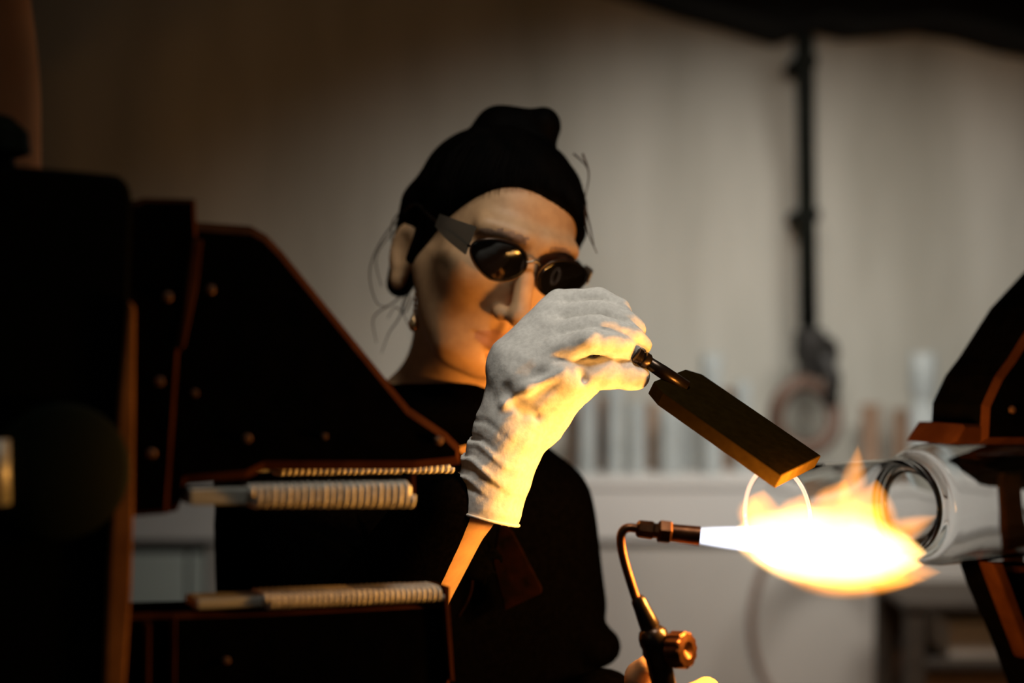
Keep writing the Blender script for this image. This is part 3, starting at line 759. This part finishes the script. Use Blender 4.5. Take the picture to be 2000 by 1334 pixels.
for i in range(150):
    ph = -1.75+3.5*(i+.5*random.random())/150
    # start on the hairline of the scalp ellipsoid, run back over it into the bun
    a = Vector((math.sin(ph)*.0815, -math.cos(ph)*.099, 0)); lo_, hi_ = -.06, .0745
    st = None
    for k in range(60):
        zz = hi_-(hi_-lo_)*k/59; q = math.sqrt(max(0, 1-(zz/.0745)**2)); p = Vector((a.x*q, a.y*q+.018, zz+.030))
        if p.y*.844+p.z*.537+.0165 < -.005+.003*random.random(): st = p; break
    if st is None: continue
    e = HR.transposed() @ ((bunp-HC)/HS); pts = []
    for k in range(9):
        f = k/8; p = st.lerp(e, f); d = Vector((p.x/.0815, (p.y-.018)/.099, (p.z-.03)/.0745)); n = d.length
        if n < 1.012 and f < .95: p = Vector((p.x/n*1.012, (p.y-.018)/n*1.012+.018, (p.z-.03)/n*1.012+.03))
        pts.append(H(*p))
    add_tube(cmb, pts, [.0003+.0016*math.sin(PI*k/8) for k in range(9)], 5)
cs = bmobj('combed_hair', cmb, M['hair'], hair, True); cs['kind'] = 'stuff'
def wisp(pts, r=.0009):
    sp_ = spline([P(*p) for p in pts], 8); rr = [r*(1-.6*i/len(sp_)) for i in range(len(sp_))]
    tubeobj('hair_strand', sp_, rr, M['wisp'], hair, 6)
for pts in [[(812, 440, 1.50), (780, 430, 1.51), (745, 470, 1.51), (722, 530, 1.51), (735, 590, 1.50), (760, 600, 1.50)],
            [(812, 455, 1.50), (775, 450, 1.52), (735, 500, 1.52), (745, 560, 1.51)],
            [(808, 420, 1.50), (790, 410, 1.50), (765, 440, 1.50), (772, 500, 1.50), (790, 540, 1.50)],
            [(800, 560, 1.52), (770, 590, 1.53), (730, 620, 1.53), (735, 670, 1.52)],
            [(800, 570, 1.52), (780, 620, 1.52), (760, 650, 1.52), (745, 690, 1.52)],
            [(806, 580, 1.52), (790, 610, 1.52), (772, 600, 1.52), (757, 622, 1.52)],
            [(1138, 300, 1.45), (1150, 340, 1.45), (1142, 390, 1.45)],
            [(1142, 400, 1.43), (1152, 440, 1.43), (1160, 480, 1.43)], [(1142, 410, 1.43), (1147, 450, 1.43), (1166, 495, 1.43)],
            [(1120, 300, 1.46), (1140, 318, 1.46), (1148, 330, 1.46)], [(840, 420, 1.45), (800, 405, 1.49), (785, 430, 1.5), (778, 470, 1.5)],
            [(820, 520, 1.47), (800, 560, 1.5), (785, 600, 1.5), (800, 640, 1.5)]]: wisp(pts, .0011)

# jacket
J = Field(axis_grid(-.40, .22, .0055), axis_grid(1.17, 1.74, .0055), axis_grid(.70, 1.30, .0055))
J.cone(P(875, 800, 1.545), shL+Vector((.0, .0, .0)), .046, .058, .04)
J.cone(P(905, 830, 1.55), shR+Vector((.0, .0, .0)), .046, .058, .04)
J.ell(chest+Vector((-.012, 0, 0)), (.190, .118, .17), None, .05); J.cone(chest, pelv, .128, .15, .06)
J.cone(Vector((-.27, 1.55, 1.10)), Vector((-.262, 1.56, .84)), .05, .055, .04)
J.chain([shL, elL+Vector((-.015, .01, 0))], [.058, .060], .03)
J.chain([elL+Vector((-.025, -.01, .0)), P(860, 986, 1.258)], [.056, .0325], .02)
J.chain([shR, elR], [.060, .056], .03)
J.cone(P(1085, 980, 1.52), P(1105, 1180, 1.53), .028, .04, .03)
J.chain([elR, P(1180, 1374, 1.39)], [.056, .034], .025)
J.ell(P(1165, 1262, 1.50), (.026, .03, .022), None, .015)                 # fold at the elbow
J.cone(P(868, 790, 1.515), P(905, 792, 1.47), .04, .03, .02)              # high front of the neckline
J.ell(P(900, 692, 1.50), (.058, .075, .036), None, .008, True)            # neck opening
J.chain([H(0, .035, -.045), P(893, 795, 1.53)], [.050, .052], .006, True)
J.ell(P(852, 806, 1.505), (.088, .080, .030), None, .02)                    # collar
for i in range(14):                                                        # cloth folds
    a = P(700+i*17, 1010+((i*37) % 60), 1.36); J.cone(a, a+Vector((.03, -.01, -.04)), .004, .003, .012)
me, V, F = J.mesh('jacket'); jk = link('jacket', me, M['jacket'], pw_)
# dark maroon pocket flap hanging on the front, rope edge
pf = [P(x_, y_, D_) for x_, y_, D_ in [(975, 1015, 1.385), (1003, 1040, 1.385), (1060, 1150, 1.38), (1058, 1160, 1.38), (985, 1194, 1.385), (962, 1100, 1.39)]]
prism('pocket_flap', pf, (0, .006, 0), M['flap'], jk, bevel=.002)
bm = bmesh.new(); add_tube(bm, spline([P(912, 1060, 1.37), P(922, 1110, 1.37), P(918, 1160, 1.37), P(895, 1205, 1.37)], 8), .0018, 8)
bmobj('apron_string', bm, M['flap'], jk, True)
# trousers and shoes
Tf = Field(axis_grid(-.32, .16, .009), axis_grid(1.38, 1.74, .009), axis_grid(.05, .95, .009))
Tf.ell(pelv, (.155, .125, .12), None, .03)
for s, kx in ((-1, -.165), (1, .0)):
    hip = Vector((-.085+s*.075, 1.57, .78)); kn = Vector((kx, 1.55, .44)); an = Vector((kx-.005, 1.58, .09)); Tf.chain([hip, kn, an], [.10, .072, .062], .02)
me, V, F = Tf.mesh('trousers'); link('trousers', me, M['trousers'], pw_)
for kx in (-.165, .0):
    Sf = Field(axis_grid(kx-.07, kx+.07, .006), axis_grid(1.36, 1.68, .006), axis_grid(-.01, .12, .006))
    an = Vector((kx-.005, 1.58, .05)); Sf.cone(an+Vector((0, .02, 0)), an+Vector((0, -.13, -.01)), .046, .038, .02); Sf.cone(an, an+Vector((0, 0, .05)), .045, .048, .02)
    Sf.f = np.maximum(Sf.f, (.001-Sf.z)[None, None, :].astype(np.float32))
    me, V, F = Sf.mesh('shoe'); link('shoe', me, M['shoe'], pw_)

# the white glove
G = Field(axis_grid(-.085, .145, .0019), axis_grid(1.20, 1.345, .0019), axis_grid(1.09, 1.36, .0019))
g = P
fo = [g(953, 992, 1.264), g(972, 915, 1.266), g(1000, 840, 1.268), g(1022, 755, 1.27)]
G.chain(fo, [.0305, .0295, .0310, .0325], .012)
kn = [((1090, 592, 1.298), .0130), ((1085, 622, 1.283), .0135), ((1078, 655, 1.267), .0138), ((1086, 690, 1.252), .0138)]
for (q, r), wb in zip(kn, [(1012, 706, 1.282), (1012, 712, 1.275), (1016, 722, 1.268), (1030, 745, 1.26)]):
    G.cone(g(*wb), g(*q), .0245, r, .012)
fing = [[(1090, 592, 1.298), (1172, 584, 1.289), (1211, 604, 1.284), (1222, 626, 1.280)],
        [(1085, 622, 1.283), (1176, 613, 1.272), (1226, 630, 1.270), (1243, 643, 1.270)],
        [(1078, 655, 1.267), (1168, 641, 1.251), (1232, 657, 1.255), (1253, 674, 1.260)],
        [(1086, 690, 1.252), (1152, 666, 1.237), (1212, 674, 1.246), (1241, 688, 1.257)]]
frad = [(.0128, .0110, .0098, .0086), (.0133, .0118, .0106, .0094), (.0135, .0120, .0108, .0096), (.0134, .0120, .0106, .0094)]
for pts, rr in zip(fing, frad): G.chain([g(*p) for p in pts], [q*.955 for q in rr], .0012)
G.chain([g(1035, 792, 1.262), g(1112, 742, 1.246), g(1184, 729, 1.248), g(1244, 737, 1.252)], [.0235, .0160, .0132, .0116], .006)   # thumb
G.cone(g(1058, 802, 1.270), g(1112, 768, 1.258), .0300, .017, .012)
G.cone(g(1060, 792, 1.292), g(1150, 748, 1.288), .0250, .012, .012)          # heel of the palm behind
G.cone(g(1060, 740, 1.275), g(1110, 690, 1.270), .028, .022, .012)
# folds of the cloth
def ridge(pts, r=.0028, k=.007): G.chain([g(*p) for p in pts], [r]*len(pts), k)
def crease(pts, r=.0026, k=.005): G.chain([g(*p) for p in pts], [r]*len(pts), k, True)
ridge([(992, 692, 1.253), (1040, 712, 1.243), (1098, 722, 1.237)], .003)
ridge([(985, 790, 1.2405), (1030, 758, 1.2335), (1100, 728, 1.232)], .0032)
crease([(984, 762, 1.2365), (1010, 790, 1.2335), (1046, 812, 1.2385)], .0026, .008)
crease([(1122, 708, 1.2290), (1134, 722, 1.2300), (1140, 742, 1.2350)], .0020, .005)
ridge([(1090, 606, 1.277), (1150, 597, 1.272), (1205, 606, 1.270)], .0022)
ridge([(1080, 640, 1.261), (1150, 624, 1.252), (1225, 642, 1.255)], .0020)
# gathers round the wrist and soft uneven cloth
X, Y, Z = G.x[:, None, None], G.y[None, :, None], G.z[None, None, :]
w0, w1 = g(953, 992, 1.264), g(1010, 800, 1.268); wd = (w1-w0).normalized(); wL = (w1-w0).length
sa = ((X-w0.x)*wd.x+(Y-w0.y)*wd.y+(Z-w0.z)*wd.z)
sl = sa + .35*(X-w0.x) + .003*np.sin(Y*160+1.0)
env = np.clip((sa-.006)/.012, 0, 1)*np.clip((wL*.95-sa)/.03, 0, 1)*np.clip(.25+.75*np.sin((X-w0.x)*38+2.6), 0, 1)
G.f += (env*(.0015*np.sin(sl*2*PI/.0165)+.0007*np.sin(sl*2*PI/.0094+X*60))).astype(np.float32)
G.f += (.0005*np.sin(X*170+Z*90)*np.sin(Z*150-Y*120)+.0004*np.sin(X*330-Z*210+Y*160)*np.sin(Y*280+Z*120)).astype(np.float32)
# open cuff
ca = g(953, 992, 1.264); cd = (g(953, 992, 1.264)-g(975, 905, 1.266)).normalized()
cut_d = (X-ca.x)*cd.x+(Y-ca.y)*cd.y+(Z-ca.z)*cd.z-.011
G.f = np.maximum(G.f, cut_d.astype(np.float32))
G.chain([ca+cd*.02, ca-cd*.03], [.0275, .0245], .001, True)
me, V, F = G.mesh('glove'); gv = link('glove', me, M['glove'], pw_)
# stitched hem of the cuff
pts = []
u = cd.orthogonal().normalized(); v = cd.cross(u)
for k in range(49):
    t = 2*PI*k/48; pts.append(ca+cd*.0085+(u*math.cos(t)+v*math.sin(t))*.0305)
tubeobj('hem', pts, .0014, M['glove'], gv, 8)

# dark glasses on her nose
sg = thing('sunglasses', 'small dark oval spectacles worn by the woman', 'glasses', H(0, -.1, 0))
for s in (-1, 1):
    c = Vector((s*.0345, -.1035, .000)); Rl = Matrix.Rotation(s*math.radians(3 if s < 0 else 13), 3, 'Z') @ Matrix.Rotation(math.radians(8), 3, 'X')
    bm = bmesh.new(); rows = []
    NR, NK = 8, 40
    def oval(t, q):
        ct, st = math.cos(t), math.sin(t)
        x = .0285*math.copysign(abs(ct)**.9, ct); z = .0195*math.copysign(abs(st)**.92, st)
        if s*ct > 0: z = z*(1-.28*abs(ct))+.004*abs(ct)
        return x*q, z*q
    for front in (0, 1):
        for i in range(NR+1):
            q = i/NR if i else .02; rw = []
            for k in range(NK):
                x_, z_ = oval(2*PI*k/NK, q); y_ = 4.2*(x_*x_+z_*z_)+(.0018 if front else 0)
                p = c + Rl @ Vector((x_, y_, z_)); rw.append(bm.verts.new(H(*p)))
            rows.append(rw)
    for base in (0, NR+1):
        for i in range(NR):
            for k in range(NK): bm.faces.new((rows[base+i][k], rows[base+i][(k+1) % NK], rows[base+i+1][(k+1) % NK], rows[base+i+1][k]))
    bm.faces.new(rows[0]); bm.faces.new(rows[NR+1][::-1])
    for k in range(NK): bm.faces.new((rows[NR][k], rows[NR][(k+1) % NK], rows[2*NR+1][(k+1) % NK], rows[2*NR+1][k]))
    ln = bmobj('lens', bm, M['lens'], sg, True)
    pts = []
    for k in range(NK+1):
        x_, z_ = oval(2*PI*k/NK, 1.0); p = c+Rl @ Vector((x_, 4.2*(x_*x_+z_*z_)+.001, z_)); pts.append(H(*p))
    tubeobj('rim', pts, .0012, M['dark_steel'], ln, 8)
    # temple arm and side shield
    e = c+Rl @ Vector((s*.0305, .0045, .004))
    tubeobj('temple', spline([H(*e), H(s*.0715, -.075, .006), H(s*.0815, -.03, .006), H(s*.0835, .012, .006), H(s*.086, .03, -.008)], 6), .0016, M['dark_steel'], sg, 8)
    bm = bmesh.new(); nS = 8; rr = []
    for i in range(nS+1):
        f = i/nS; a = Vector(e).lerp(Vector((s*.0800, -.045, .006)), f)
        hgt = (.017 if s < 0 else .008)*(1-.55*f); a.x += s*.004*math.sin(PI*f)
        rr.append([bm.verts.new(H(a.x+s*dx, a.y, a.z+dz)) for dx, dz in ((0, hgt*1.1), (.0012, hgt*1.1), (.0012, -hgt*.5), (0, -hgt*.5))])
    for a, b in zip(rr, rr[1:]):
        for k in range(4): bm.faces.new((a[k], a[(k+1) % 4], b[(k+1) % 4], b[k]))
    bm.faces.new(rr[0][::-1]); bm.faces.new(rr[-1])
    bmobj('side_shield', bm, M['shield'], sg)
tubeobj('bridge', spline([H(-.0085, -.1025, .006), H(0, -.104, .010), H(.0085, -.1025, .006)], 6), .0014, M['rim'], sg, 8)

# drop earring
er = thing('earring', 'long gold drop earring hanging from the visible ear', 'earring', P(812, 556, 1.49))
ey = H(-.080, .013, -.042)
e0 = P(812, 560, ey.y-.008)
tubeobj('ear_hook', spline([e0+Vector((0, 0, .012)), e0+Vector((.003, -.002, .016)), e0+Vector((.004, -.003, .010)), e0+Vector((.001, -.001, 0))], 6), .0007, M['gold'], er, 8)
for i in range(5):
    q = e0-Vector((0.0004*i, 0, .0055*i)); revobj('link', q, (0, 0, -1), [(0, .0004), (.001, .0013), (.004, .0013), (.0052, .0004)], M['gold'], er, 10)
revobj('drop', e0-Vector((.002, 0, .027)), (0, 0, -1), [(0, .0006), (.003, .0022), (.009, .0052), (.013, .0056), (.017, .004), (.019, .0006)], M['gold'], er, 18)
bpy.context.view_layer.update()
